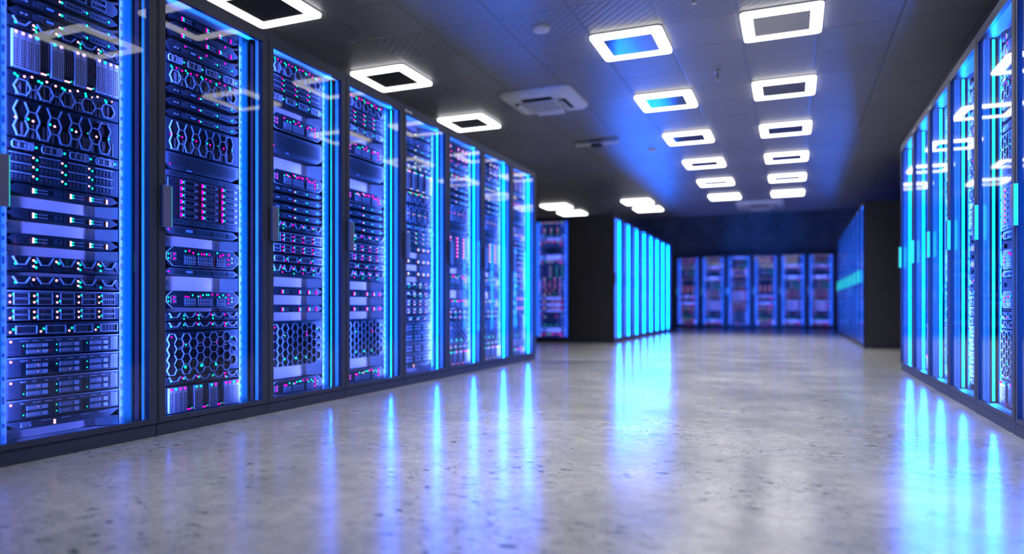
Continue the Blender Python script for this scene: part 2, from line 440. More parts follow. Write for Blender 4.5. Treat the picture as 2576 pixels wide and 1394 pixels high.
def t_thin(h, pal, shape='tip'):
    s = Srv(h, shape, pal=pal); z = h * .42
    d = s.new('front_panel')
    for x0, x1, n in ((.235, .31, 5), (.35, .425, 5)):
        d.frame(x0, x1, z - .010, z + .010, .0014, -.002, .001, 'steel')
        for i in range(n): d.box(x0 + .004 + i * .0135, x0 + .013 + i * .0135, -.0015, .001, z - .006, z + .006, 'slate')
    d.box(.315, .33, -.002, .001, z - .004, z + .007, 'steel'); d.box(.10, .145, -.002, .001, z - .008, z + .012, 'slate')
    d.box(.05, .06, -.002, .001, z - .002, z + .004, 'steel'); d.box(.068, .078, -.002, .001, z - .002, z + .004, 'steel')
    for i in range(8): d.box(.12 + i * .006, .1225 + i * .006, -.002, .001, h * .8, h * .84, 'steel')
    sc = s.new('display'); sc.box(.155, .185, -.003, .001, z, z + .008, 'bluelit')
    s.led(.212, z, 'm', .0045); s.led(.222, z, 'cyan'); s.led(.335, z, 'cyan'); s.led(.44, z, 'cyan')
    return s
def t_thin2(h, pal):
    s = t_thin(h, pal, 'oct')
    for x in (.12, .26, .39): s.led(x, h * .78, 'm')
    m = s.new('cover_plate'); m.box(.06, SW - .06, -.0015, .001, h * .56, h * .57, 'steel'); m.box(.07, .11, -.002, .001, h * .7, h * .85, 'slate'); m.box(.3, .34, -.002, .001, h * .7, h * .85, 'slate')
    return s
def t_bar(h, pal):
    s = Srv(h, 'tip', pal=pal); z = h * .38; d = s.new('front_panel')
    hb = min(.022, h * .5)
    for x in (.10, .26, .35, .43):
        s.bar(x, z, .006, hb, 'm')
        if x < .42:
            for q in (-1, 1): s.bar(x + .0095, z + q * hb * .26, .008, .005, 'cyan')
        if x < .4:
            for q in (-1, 1): d.box(x + .017, x + .06, -.002, .001, z + q * hb * .3 - .0015, z + q * hb * .3 + .0015, 'steel')
    for i in range(3): d.box(.19 + i * .02, .203 + i * .02, -.002, .001, z - hb * .4, z + hb * .4, 'slate')
    d.box(.06, SW - .06, -.0015, .001, h * .68, h * .72, 'slate')
    return s
def t_bar2(h, pal):
    s = t_bar(h * .55, pal)
    s.parts[0] = ('chassis', MB(), None); c = s.parts[0][1]
    t = .05; c.prism([(.004, h * .34), (t, .0015), (SW - t, .0015), (SW - .004, h * .34), (SW - .004, h * .5), (SW - t, h - .0015), (t, h - .0015), (.004, h * .5)], 0, .05, 'black', .0015)
    c.box(.03, SW - .03, .05, .52, .0015, h - .0015, 'slate'); s.h = h
    for x in (.12, .26, .39): s.led(x, h * .78, 'm')
    m = s.new('cover_plate'); m.box(.06, .10, -.002, .001, h * .62, h * .8, 'slate'); m.box(.28, .33, -.002, .001, h * .65, h * .8, 'slate')
    return s
def hexrow(m, z, R, t, xs, y0, y1, mt, skip_link=False):
    for x in xs:
        P = [(x + R * math.cos(math.radians(60 * i)), z + R * math.sin(math.radians(60 * i))) for i in range(6)]
        for i in range(6): m.strut(P[i], P[(i + 1) % 6], t, y0, y1, mt)
    if not skip_link:
        for a, b_ in zip(xs, xs[1:]):
            if b_ - a > 2 * R + .004: m.strut((a + R, z), (b_ - R, z), t, y0, y1, mt)
def fins(s, z0, z1, n=14):
    d = s.new('vent_fins')
    x = .03
    while x < SW - .03:
        d.box(x, x + .0022, -.002, .001, z0, z1, 'steel')
        x += rnd.choice((.006, .006, .014, .024))
def t_hex1(h, pal):
    s = Srv(h, 'rect', pal=pal); fins(s, h * .06, h * .62)
    g = s.new('hexagon_grille'); R = h * .335
    xs = [.055 + i * .094 for i in range(5)]
    hexrow(g, h * .40, R, .0045, xs, -.008, -.001, 'steel')
    for x in xs: g.strut((x + R * .5, h * .4 + R * .866), (x + R * .85, h * .9), .0035, -.008, -.001, 'slate')
    for i in range(14):
        s.led(.03 + i * .0325 + rnd.uniform(-.006, .006), h * .88 + rnd.uniform(-.006, .005), 'm' if i % 3 else 'cyan')
        if i % 3 == 0: s.led(.038 + i * .0325, h * .80, 'cyan')
    return s
def t_hex2(h, pal):
    s = Srv(h, 'rect', pal=pal); fins(s, h * .05, h * .40)
    g = s.new('hexagon_grille'); R = h * .19; dx = 1.5 * R * 1.12; k = 0.866
    n = 5; sp = (SW - .08) / (n - .5)
    xs = [.05 + i * sp for i in range(n)]
    Rz = h * .245; Rx = sp * .33
    def hx(x, z, lo=True, up=True):
        P = [(x + Rx, z), (x + Rx * .5, z + Rz * k), (x - Rx * .5, z + Rz * k), (x - Rx, z), (x - Rx * .5, z - Rz * k), (x + Rx * .5, z - Rz * k)]
        for i in range(6):
            if not up and i == 1: continue
            g.strut(P[i], P[(i + 1) % 6], .0045, -.008, -.001, 'steel')
    for x in xs: hx(x, h * .27); hx(x, h * .27 + 2 * Rz * k, up=False) if h * .27 + 3 * Rz * k < h * 1.02 else None
    for a, b_ in zip(xs, xs[1:]):
        for z in (h * .27, h * .27 + 2 * Rz * k): g.strut((a + Rx, z), (b_ - Rx, z), .0045, -.008, -.001, 'steel')
    for i, x in enumerate((.03, .08, .10, .17, .19, .265, .285, .34, .38, .44)):
        s.led(x, h * (.49 + .02 * (i % 2)), 'cyan' if i % 2 else 'm')
    m = s.new('nameplate'); m.box(.38, .43, -.003, .001, h * .88, h * .91, 'steel')
    return s
def t_honey(h, pal, shape='rect'):
    s = Srv(h, shape, pal=pal); g = s.new('hexagon_grille')
    R = .030; k = .866; row = 0
    c = 0; x = .035
    while x < SW - .02:
        z = .028 + (R * k if c % 2 else 0)
        while z < h - .01:
            P = [(x + R * math.cos(math.radians(60 * i)), z + R * math.sin(math.radians(60 * i))) for i in range(6)]
            for i in (0, 1, 2) if c > 0 or True else range(6):
                a, b_ = P[i], P[(i + 1) % 6]
                if min(a[1], b_[1]) > 0 and max(a[1], b_[1]) < h and max(a[0], b_[0]) < SW: g.strut(a, b_, .0042, -.008, -.001, 'steel')
            if x < .05 or z < .06:
                for i in (3, 4, 5):
                    a, b_ = P[i], P[(i + 1) % 6]
                    if min(a[1], b_[1]) > 0 and min(a[0], b_[0]) > 0: g.strut(a, b_, .0042, -.008, -.001, 'steel')
            z += 2 * R * k
        x += 1.5 * R; c += 1
    d = s.new('drive_panel')
    for i in range(4): d.box(.08 + i * .1, .14 + i * .1, -.002, .001, h * .62, h * .64, 'steel'); d.box(.08 + i * .1, .14 + i * .1, -.002, .001, h * .78, h * .80, 'slate')
    for x in (.12, .225, .325): s.bar(x, h * .17, .011, .015, 'cyan')
    s.led(.035, h * .87, 'm', .005)
    for x, q in ((.11, .70), (.33, .74), (.33, .68)): s.led(x, h * q, 'm')
    for x, q in ((.125, .68), (.44, .80)): s.led(x, h * q, 'cyan')
    return s
def t_honeycut(h, pal):
    s = t_honey(h * .92, pal, 'botcut')
    return s
def t_perf(h, pal):
    s = Srv(h, 'botcut', 'slate', pal=pal); g = s.new('perforated_plate')
    g.box(.012, SW - .012, -.002, .001, h * .22, h - .006, 'slate')
    R = .0058; z = h * .22 + .008; r = 0
    while z < h - .012:
        x = .02 + (R * 1.05 if r % 2 else 0)
        while x < SW - .02:
            g.prism([(x + R * .82 * math.cos(math.radians(60 * i + 30)), z + R * .82 * math.sin(math.radians(60 * i + 30))) for i in range(6)], -.0026, -.0015, 'hole')
            x += R * 2.1
        z += R * 1.8; r += 1
    m = s.new('display'); m.box(.13, .16, -.003, .001, h * .08, h * .14, 'bluelit')
    s.led(.025, h * .3, 'm')
    return s
def drive(s, x0, x1, z0, z1, leds=True):
    d = s.new('drive_bay'); ix = len(s.parts) - 1
    d.box(x0, x1, -.003, .001, z0, z1, 'slate')
    xa = x0 + (x1 - x0) * .25
    d.frame(xa, x1 - (x1 - x0) * .18, z0 + .002, z1 - .002, .0016, -.006, -.003, 'steel')
    n = 5; wd = (x1 - (x1 - x0) * .18 - xa - .006) / n
    for i in range(n): d.box(xa + .003 + i * wd + .001, xa + .003 + (i + 1) * wd - .001, -.005, -.003, z0 + .005, z1 - .005, 'black')
    d.box(x1 - (x1 - x0) * .16, x1 - .001, -.006, -.003, (z0 + z1) / 2 - .005, (z0 + z1) / 2 + .005, 'steel')
    if leds:
        s.bar(x0 + .006, (z0 + z1) / 2, .006, (z1 - z0) * .62, 'm', ix); s.led(x0 + .017, (z0 + z1) / 2, 'cyan', .0048, ix)
def t_array(h, pal):
    s = Srv(h, 'rect', pal=pal)
    v = s.new('vent_panel')
    for z in (h - .026, .006):
        v.box(.0, SW, -.003, .001, z - .002, z + .024, 'slate')
        for i in range(4): v.box(.02 + i * .12, .10 + i * .12, -.0035, -.002, z + .003, z + .018, 'hole')
    rows = 6; z0 = .036; dz = (h - .036 - .034) / rows
    for c in range(3):
        for r in range(rows):
            x0 = .085 + c * .137; drive(s, x0, x0 + .115, z0 + r * dz + .002, z0 + (r + 1) * dz - .003)
    side = s.new('side_rail'); side.box(.004, .07, -.002, .001, .036, h - .034, 'black'); side.box(.010, .013, -.003, .001, .04, h - .04, 'steel')
    return s
def t_ventb(h, pal):
    s = Srv(h, 'tip', 'slate', pal=pal); v = s.new('vent_panel')
    for i, x in enumerate((.05, .19, .30, .405)): v.box(x, x + (.05 if i in (0, 3) else .085), -.0025, .001, h * .18, h * .68, 'hole')
    m = s.new('display'); m.box(.125, .165, -.004, .001, h * .35, h * .62, 'bluelit')
    s.led(.018, h * .45, 'm', .004)
    return s
def t_switch(h, pal):
    s = Srv(h, 'oct', pal=pal)
    edge = s.new('edge_trim'); t = min(.055, h * .45)
    P = [(.004, h * .34), (t, .0015), (SW - t, .0015), (SW - .004, h * .34), (SW - .004, h * .66), (SW - t, h - .0015), (t, h - .0015), (.004, h * .66)]
    for i in range(8): edge.strut(P[i], P[(i + 1) % 8], .002, -.002, .001, 'steel')
    for gx0, gx1 in ((.115, .185), (.20, .30), (.33, .395)):
        p = s.new('port_block'); p.box(gx0 - .004, gx1 + .004, -.002, .001, h * .12, h * .62, 'slate')
        x = gx0
        while x < gx1 - .006:
            p.box(x, x + .007, -.004, -.002, h * .22, h * .34, 'steel'); p.box(x + .001, x + .004, -.004, -.002, h * .36, h * .56, 'steel'); p.box(x + .001, x + .006, -.0045, -.002, h * .40, h * .50, 'silver'); x += .0125
        p.box(gx0, gx1, -.004, -.002, h * .14, h * .18, 'steel')
        x = gx0 + .004
        while x < gx1:
            s.led(x + rnd.uniform(0, .004), h * rnd.uniform(.62, .84), 'm' if rnd.random() < .55 else 'cyan'); x += rnd.choice((.014, .02, .026))
    for q in (.25, .5, .75): s.led(.415, h * q + .003, 'm'); 
    for q in (.38, .6):
        s.led(.016, h * q, 'cyan', .005); s.led(.05, h * q, 'm', .005)
        e = s.new('end_ports'); e.frame(.03, .062, h * q - .008, h * q + .008, .0013, -.002, .001, 'steel'); e.box(.43, .448, -.002, .001, h * q - .006, h * q + .006, 'steel'); e.box(.455, .47, -.002, .001, h * q - .006, h * q + .006, 'slate')
    return s
def t_hh(h, pal):
    s = Srv(h, 'rect', pal=pal); g = s.new('half_hexagon_grille')
    sp = .096
    for i in range(5):
        x = .018 + i * sp
        A, B, C, D = (x, h * .88), (x + .018, h * .42), (x + .050, h * .42), (x + .068, h * .88)
        for a, b_ in ((A, B), (B, C), (C, D)): g.strut(a, b_, .0045, -.008, -.001, 'steel')
        g.strut((x + .068, h * .55), (x + .078, h * .22), .003, -.005, -.001, 'slate'); g.strut((x + .078, h * .22), (x + .09, h * .22), .003, -.005, -.001, 'slate')
    d = s.new('drive_panel')
    for i in range(5): d.box(.02 + i * sp, .08 + i * sp, -.002, .001, h * .18, h * .24, 'slate'); d.box(.03 + i * sp, .05 + i * sp, -.002, .001, h * .6, h * .7, 'slate')
    d.box(.38, .43, -.003, .001, h * .80, h * .88, 'slate')
    s.led(.03, h * .45, 'cyan', .005)
    for i in range(1, 5):
        x = .018 + i * sp - .012
        if rnd.random() < .85: s.led(x, h * .7, 'm')
        if rnd.random() < .85: s.led(x + .010, h * .6, 'cyan')
        if rnd.random() < .5: s.led(x, h * .32, 'm')
        if rnd.random() < .6: s.led(x + .010, h * .25, 'cyan')
    return s
def t_caddy1(h, pal):
    s = Srv(h, 'rect', pal=pal)
    d = s.new('front_panel')
    for i in range(12): d.box(.02 + i * .038, .03 + i * .038, -.0025, .001, h * .86, h * .90, 'steel')
    for i in range(4):
        x = .015 + i * .12; c = s.new('drive_carrier')
        t = .006; x1 = x + .085; z0, z1 = h * .16, h * .76
        P = [(x + t, z0), (x1 - t, z0), (x1, z0 + t), (x1, z1 - t), (x1 - t, z1), (x + t, z1), (x, z1 - t), (x, z0 + t)]
        for q in range(8): c.strut(P[q], P[(q + 1) % 8], .003, -.006, .001, 'silver')
        for q in range(4): c.box(x + .009 + q * .013, x + .018 + q * .013, -.003, .001, z0 + .005, z1 - .005, 'steel' if (q + i) % 2 else 'slate')
        c.box(x + .063, x1 - .003, -.004, .001, z0 + .003, z1 - .003, 'steel')
        s.led(x + .098, h * .5, 'cyan', .0048)
    return s
def t_drive3(h, pal):
    s = Srv(h, 'rect', pal=pal); rows = 3; cols = 4
    for c in range(cols):
        for r in range(rows):
            x0 = .005 + c * .122; z0 = h * .04 + r * h * .31; d = s.new('drive_bay')
            d.box(x0, x0 + .088, -.004, .001, z0 + h * .25, z0 + h * .28, 'steel'); d.box(x0, x0 + .088, -.003, .001, z0 + .002, z0 + .004, 'slate')
            for q in range(5): d.box(x0 + .006 + q * .017, x0 + .016 + q * .017, -.002, .001, z0 + .008, z0 + h * .21, 'slate')
            if c < 3:
                s.led(x0 + .096, z0 + h * .20, 'm', .0046); s.led(x0 + .111, z0 + h * .14, 'cyan', .0046)
    return s
def t_dr2(h, pal, off=0):
    s = Srv(h, 'rect', pal=pal)
    t = s.new('front_panel'); t.box(0, SW, -.004, .001, h * .90, h * .96, 'steel')
    for c in range(5):
        x0 = .022 + c * .096; d = s.new('drive_bay')
        for r in range(2):
            z0 = h * .08 + r * h * .40
            d.frame(x0, x0 + .062, z0, z0 + h * .36, .002, -.005, .001, 'steel')
            for q in range(5): d.box(x0 + .005 + q * .011, x0 + .013 + q * .011, -.002, .001, z0 + .004, z0 + h * .36 - .004, 'slate')
            if not (off and c == 0 and r): s.led(x0 - .013, z0 + h * .15, 'm', .0045)
            if (c + r + off) % 3: s.led(x0 - .004 + .073 - .069, z0 + h * .24, 'cyan', .0045)
    return s
def t_dr2b(h, pal): return t_dr2(h, pal, 1)
def t_big(h, pal):
    s = Srv(h, 'rect', pal=pal); t = s.new('front_panel'); t.box(0, SW, -.003, .001, h * .88, h * .93, 'slate')
    for i in range(20): t.box(.16 + i * .009, .165 + i * .009, -.002, .001, h * .82, h * .87, 'hole')
    for c in range(4):
        x0 = .03 + c * .122; d = s.new('drive_bay'); d.frame(x0, x0 + .085, h * .14, h * .76, .0028, -.006, .001, 'steel')
        for q in range(5): d.box(x0 + .006 + q * .0155, x0 + .018 + q * .0155, -.002, .001, h * .2, h * .68, 'slate')
        s.led(x0 - .020, h * .3, 'm', .0046); s.led(x0 - .008, h * .5, 'cyan', .0046)
    return s
def t_cad2(h, pal):
    s = Srv(h, 'rect', 'slate', pal=pal); t = s.new('front_panel')
    t.box(0, SW, -.002, .001, h * .93, h * .97, 'steel')
    for i in range(9): t.box(.05 + i * .05, .05 + i * .05 + rnd.choice((.012, .02, .03)), -.003, .001, h * .78, h * .82, 'steel')
    for i in range(10):
        for j in range(4): t.box(.448 + j * .009, .4535 + j * .009, -.002, .001, h * .12 + i * h * .07, h * .12 + i * h * .07 + h * .045, 'steel')
    for c in range(3):
        for r in range(2):
            x0 = .05 + c * .137; z0 = h * .08 + r * h * .32; d = s.new('drive_bay')
            d.box(x0, x0 + .115, -.003, .001, z0, z0 + h * .29, 'black')
            d.frame(x0 + .022, x0 + .080, z0 + .003, z0 + h * .29 - .003, .0016, -.006, -.003, 'steel')
            for q in range(7): d.box(x0 + .026 + q * .0073, x0 + .0305 + q * .0073, -.0055, -.003, z0 + .006, z0 + h * .29 - .006, 'silver' if (q + r) % 2 else 'steel')
            d.box(x0 + .086, x0 + .108, -.006, -.003, z0 + .004, z0 + h * .29 - .004, 'silver')
            s.led(x0 + .010, z0 + h * .15, 'cyan', .0046) if rnd.random() < .6 else s.led(x0 + .068, z0 + h * .17, 'm', .0046)
    s.led(.012, h * .78, 'm', .005)
    return s
def t_blades(h, pal):
    s = Srv(h, 'rect', pal=pal)
    x = .012; g = .0035; bw = .0282
    def blade(x):
        b = s.new('blade_module'); b.box(x, x + bw - g, -.012, .001, h * .05, h * .95, 'silver')
        n = max(8, int(h * .68 / .0095)); 
        for i in range(n):
            z = h * .09 + i * h * .68 / n
            for q in (.30, .70): b.box(x + (bw - g) * q - .0032, x + (bw - g) * q + .0032, -.0126, -.011, z, z + h * .68 / n * .58, 'hole')
        b.box(x + .004, x + bw - g - .004, -.0126, -.011, h * .80, h * .82, 'steel')
        s.led(x + bw * .45, h * .90, 'cyan' if rnd.random() < .5 else 'm', .0062, len(s.parts) - 1)
        s.parts[-1][1].v = [(p[0], p[1] - .006, p[2]) for p in s.parts[-1][1].v]
    def grid(x, wd):
        b = s.new('network_module'); b.box(x, x + wd, -.003, .001, h * .12, h * .93, 'black')
        for i in range(4): b.box(x + .004 + i * (wd - .010) / 3, x + .0055 + i * (wd - .010) / 3, -.0045, -.003, h * .22, h * .9, 'steel')
        for i in range(10): b.box(x + .003, x + wd - .003, -.0045, -.003, h * (.25 + i * .065), h * (.256 + i * .065), 'slate')
        s.bar(x + wd * .4, h * .09, wd * .55, .006, 'm'); s.led(x + wd * .86, h * .13, 'cyan', .005)
    for n, gap in ((4, .050), (2, .050), (2, .050), (4, 0)):
        for i in range(n): blade(x); x += bw
        if gap: grid(x + .002, gap - .010); x += gap - .005
    return s
def t_s2(h, pal):
    s = Srv(h, 'oct', pal=pal); z = h / 2
    for c in range(4):
        for r in range(2): 
            d = s.new('drive_bay'); x0 = .07 + c * .095; z0 = h * .14 + r * h * .37
            d.frame(x0, x0 + .07, z0, z0 + h * .33, .002, -.004, .001, 'steel'); d.box(x0 + .01, x0 + .03, -.003, .001, z0 + .006, z0 + h * .33 - .006, 'slate')
    s.led(.262, h * .2, 'm'); s.led(.06, h * .3, 'cyan')
    return s
def t_bot(h, pal):
    s = Srv(h, 'botcut', 'slate', pal=pal); t = s.new('front_panel')
    for i in range(5): t.box(.05 + i * .085, .09 + i * .085, -.003, .001, h * .70, h * .78, 'steel')
    t.frame(.05, .09, h * .3, h * .6, .003, -.004, .001, 'steel'); s.led(.19, h * .55, 'm'); s.led(.19, h * .3, 'm')
    return s

TYPES = {  # type: (maker, object name, category, description)
 'thin': (t_thin, 'slim_server', 'server', 'slim black pointed-end server'),
 'thin2': (t_thin2, 'slim_server', 'server', 'double-height black pointed-end server'),
 'bar': (t_bar, 'storage_server', 'server', 'black server with upright light bars'),
 'bar2': (t_bar2, 'storage_server', 'server', 'tall server with upright light bars'),
 'hex1': (t_hex1, 'grille_server', 'server', 'server with single hexagon row'),
 'hex2': (t_hex2, 'grille_server', 'server', 'server with double hexagon grille'),
 'honey': (t_honey, 'grille_server', 'server', 'tall server with honeycomb grille'),
 'perf': (t_perf, 'perforated_server', 'server', 'dark finely perforated unit'),
 'array': (t_array, 'disk_array', 'disk array', 'disk array of three drive columns'),
 'ventb': (t_ventb, 'vented_server', 'server', 'slim slotted unit with blue display'),
 'switch': (t_switch, 'network_switch', 'network switch', 'octagonal network switch with lit ports'),
 'hh': (t_hh, 'grille_server', 'server', 'slim server with half-hexagon bezel'),
 'caddy1': (t_caddy1, 'drive_shelf', 'drive shelf', 'slim shelf of four drive carriers'),
 'drive3': (t_drive3, 'drive_shelf', 'drive shelf', 'drive shelf with three bay rows'),
 'dr2': (t_dr2, 'drive_shelf', 'drive shelf', 'two-row drive shelf'),
 'dr2b': (t_dr2b, 'drive_shelf', 'drive shelf', 'two-row drive shelf'),
 'big': (t_big, 'drive_shelf', 'drive shelf', 'shelf of four wide drive bays'),
 'cad2': (t_cad2, 'drive_shelf', 'drive shelf', 'drive shelf with silver carriers'),
 'blades': (t_blades, 'blade_chassis', 'blade server', 'chassis of pale upright blades'),
 'S2': (t_s2, 'storage_server', 'server', 'black two-row storage server'),
 'bot': (t_bot, 'slim_server', 'server', 'slim grey lowest server'),
}
LAYOUT = {   # (type, bottom z, top z) read off the photograph for the three kinds of cabinet filling
'A': [('thin', 2.03, 2.07), ('S2', 1.945, 2.015), ('thin', 1.9, 1.94), ('thin', 1.845, 1.885), ('thin', 1.79, 1.83), ('hh', 1.741, 1.788), ('blades', 1.571, 1.738), ('hex1', 1.466, 1.568), ('hex2', 1.30, 1.463), ('caddy1', 1.25, 1.297),
      ('drive3', 1.122, 1.247), ('bar', 1.078, 1.119), ('bar', 0.975, 1.02), ('bar', 0.872, 0.917), ('hh', 0.762, 0.826), ('hh', 0.69, 0.744), ('dr2', 0.62, 0.685), ('dr2b', 0.557, 0.617), ('big', 0.497, 0.553),
      ('cad2', 0.415, 0.492), ('cad2', 0.33, 0.412), ('cad2', 0.242, 0.327), ('cad2', 0.156, 0.239), ('bot', 0.115, 0.153)],
'B': [('bar', 2.075, 2.118), ('bar2', 1.99, 2.062), ('thin2', 1.9, 1.972), ('caddy1', 1.847, 1.897), ('hex1', 1.741, 1.844), ('thin', 1.697, 1.738), ('thin', 1.636, 1.677), ('thin', 1.577, 1.618), ('hex2', 1.403, 1.57), ('perf', 1.309, 1.40),
      ('array', 1.034, 1.306), ('ventb', 0.985, 1.031), ('switch', 0.822, 0.925), ('ventb', 0.777, 0.817), ('switch', 0.61, 0.70), ('hh', 0.543, 0.589), ('hh', 0.496, 0.541), ('honey', 0.269, 0.493), ('hh', 0.219, 0.266), ('blades', 0.075, 0.214)],
'C': [('hex1', 2.035, 2.13), ('drive3', 1.925, 2.03), ('caddy1', 1.867, 1.92), ('switch', 1.699, 1.80), ('perf', 1.551, 1.683), ('switch', 1.365, 1.457), ('thin', 1.322, 1.36), ('thin', 1.266, 1.307), ('thin', 1.213, 1.251), ('thin', 1.159, 1.2),
      ('hh', 1.085, 1.146), ('dr2', 1.014, 1.078), ('dr2b', 0.948, 1.006), ('big', 0.887, 0.942), ('hh', 0.805, 0.882), ('bar', 0.691, 0.742), ('bar', 0.584, 0.63), ('honey', 0.248, 0.528), ('switch', 0.075, 0.165)],
}
_cache = {}
def server_proto(typ, h, pal, detailed):
    key = (typ, round(h, 4), pal, detailed)
    if key in _cache: return _cache[key]
    s = TYPES[typ][0](h, pal)
    if detailed: p = [(n, m.mesh(n), par) for n, m, par in s.parts]
    else:
        big = MB()
        for n, m, par in s.parts: big.add(m)
        p = [(None, big.mesh(TYPES[typ][1]), None)]
    _cache[key] = p
    return p

# ------------------------------------------------------------------ cabinet
CW, CD, CH = 0.7505, 0.78, 2.20
SX = (CW - SW) / 2 + 0.0
SY = 0.095
def cabinet_meshes():
    P = {}
    b = MB(); b.box(.002, CW - .002, .006, CD, 0, .058, 'frame'); P['plinth'] = b
    b = MB(); b.box(.001, .016, .03, CD, .06, CH - .028, 'frame_dark'); P['side_panel'] = b
    b = MB(); b.box(CW - .016, CW - .001, .03, CD, .06, CH - .028, 'frame_dark'); P['side_panel.001'] = b
    b = MB(); b.box(.001, CW - .001, .004, CD, CH - .026, CH, 'frame'); P['top_panel'] = b
    b = MB(); b.box(.018, CW - .018, CD - .015, CD - .002, .06, CH - .03, 'frame_dark'); P['rear_panel'] = b
    b = MB(); b.box(.018, CW - .018, .028, CD - .02, .060, .068, 'pale'); P['base_tray'] = b
    b = MB(); b.box(.018, CW - .018, .028, CD - .02, CH - .05, CH - .03, 'pale'); P['roof_liner'] = b
    # inner jambs: blue-lit linings with a dark slot
    for nm, sx in (('lining', 0), ('lining.001', 1)):
        b = MB()
        X = (lambda x: x) if sx == 0 else (lambda x: CW - x)
        for x0, x1, y0, y1, m in ((.018, .052, .0245, .027, 'pale'), (.018, .030, .0272, .0345, 'gasket'), (.018, .036, .035, .046, 'pale'), (.018, .037, .047, .060, 'pale'), (.018, .036, .086, SY - .001, 'gasket')):
            a, c = sorted((X(x0), X(x1))); b.box(a, c, y0, y1, .069, CH - .051, m)
        P[nm] = b
    # mounting rails beside the units
    for nm, sx in (('mounting_rail', 0), ('mounting_rail.001', 1)):
        b = MB(); X = (lambda x: x) if sx == 0 else (lambda x: CW - x)
        a, c = sorted((X(.036), X(.098))); b.box(a, c, SY, SY + .012, .07, CH - .052, 'rail_dark')
        a, c = sorted((X(.098), X(SX - .004))); b.box(a, c, SY, SY + .012, .07, CH - .052, 'rail')
        a, c = sorted((X(SX - .030), X(SX - .028))); b.box(a, c, SY - .001, SY, .07, CH - .052, 'slate')
        for i in range(44):
            z = .09 + i * .0465
            a, c = sorted((X(SX - .022), X(SX - .012)))
            b.box(a, c, SY - .0012, SY, z, z + (.016 if i % 3 else .03), 'frame') if i % 2 else b.frame(a, c, z, z + .016, .0018, SY - .0012, SY, 'slate')
        P[nm] = b
    # light strip: black housing, the lit face looks sideways across the units
    for nm, sx in (('light_strip', 0), ('light_strip.001', 1)):
        b = MB(); X = (lambda x: x) if sx == 0 else (lambda x: CW - x)
        a, c = sorted((X(.041), X(.054))); b.box(a, c, .063, .083, .075, CH - .058, 'gasket')
        a, c = sorted((X(.041), X(.0765))); b.box(a, c, .0605, .063, .075, CH - .058, 'lip')
        x = X(.0543); k = b.mi('tube'); o = len(b.v)
        b.v += [(x, .0645, .080), (x, .0805, .080), (x, .0805, CH - .062), (x, .0645, CH - .062)]
        b.f.append((o, o + 1, o + 2, o + 3)); b.m.append(k)
        P[nm] = b
    for nm, sx in (('fill_light_bar', 0), ('fill_light_bar.001', 1)):  # invented housings for the added fill light, out of sight behind the stiles
        b = MB(); X = (lambda x: x) if sx == 0 else (lambda x: CW - x)
        p = [(X(.037), .0275), (X(.050), .0275), (X(.0510), .0345), (X(.0405), .0450)]
        if sx: p = p[::-1]
        b.quadbox([(x, y, .072) for x, y in p] + [(x, y, CH - .054) for x, y in p], 'pale')
        P[nm] = b
    # door
    b = MB(); st = .046
    b.box(.002, st, 0, .024, .062, CH - .028, 'frame'); b.box(CW - st, CW - .002, 0, .024, .062, CH - .028, 'frame')
    b.box(st, CW - st, 0, .024, .062, .086, 'frame'); b.box(st, CW - st, 0, .024, CH - .066, CH - .028, 'frame')
    b.box(.010, .014, -.0015, 0, .07, CH - .04, 'frame_dark')
    P['door'] = b
    b = MB(); k = b.mi('glass'); y = .010
    b.v = [(st, y, .086), (CW - st, y, .086), (CW - st, y, CH - .066), (st, y, CH - .066)]
    b.f = [(0, 1, 2, 3)]; b.m = [k]; P['glass_pane'] = b
    b = MB(); b.prism([(.014, 1.0), (.066, 1.0), (.066, 1.2), (.014, 1.2)], -.021, -.001, 'handle', .0015); P['door_handle'] = b
    b = MB(); b.box(.0661, .068, -.0195, -.002, 1.002, 1.198, 'handle_glow'); P['lit_edge'] = b
    b = MB(); b.box(.012, .13, -.003, .001, CH - .054, CH - .036, 'tag'); P['nameplate'] = b
    return P
CM = {k: v.mesh(k.split('.')[0]) for k, v in cabinet_meshes().items()}
_gap = {}
def gap_mesh(z0, z1):
    k = (round(z0, 4), round(z1, 4))
    if k not in _gap:
        b = MB(); xa, xb, xi = SX - .002, SX + SW + .002, .055; yb = SY + .085
        b.box(xa + xi, xb - xi, yb, yb + .004, z0, z1, 'pale')
        b.quadbox([(xa, SY + .006, z0), (xa + xi, yb, z0), (xa + xi, yb + .004, z0), (xa, SY + .010, z0), (xa, SY + .006, z1), (xa + xi, yb, z1), (xa + xi, yb + .004, z1), (xa, SY + .010, z1)], 'pale')
        b.quadbox([(xb - xi, yb, z0), (xb, SY + .006, z0), (xb, SY + .010, z0), (xb - xi, yb + .004, z0), (xb - xi, yb, z1), (xb, SY + .006, z1), (xb, SY + .010, z1), (xb - xi, yb + .004, z1)], 'pale')
        if z1 - z0 > .04: b.dot(xa + .016, (z0 + z1) / 2, .012, SY + .004, SY + .02, 'hole', 12)
        _gap[k] = b.mesh('blanking_panel')
    return _gap[k]

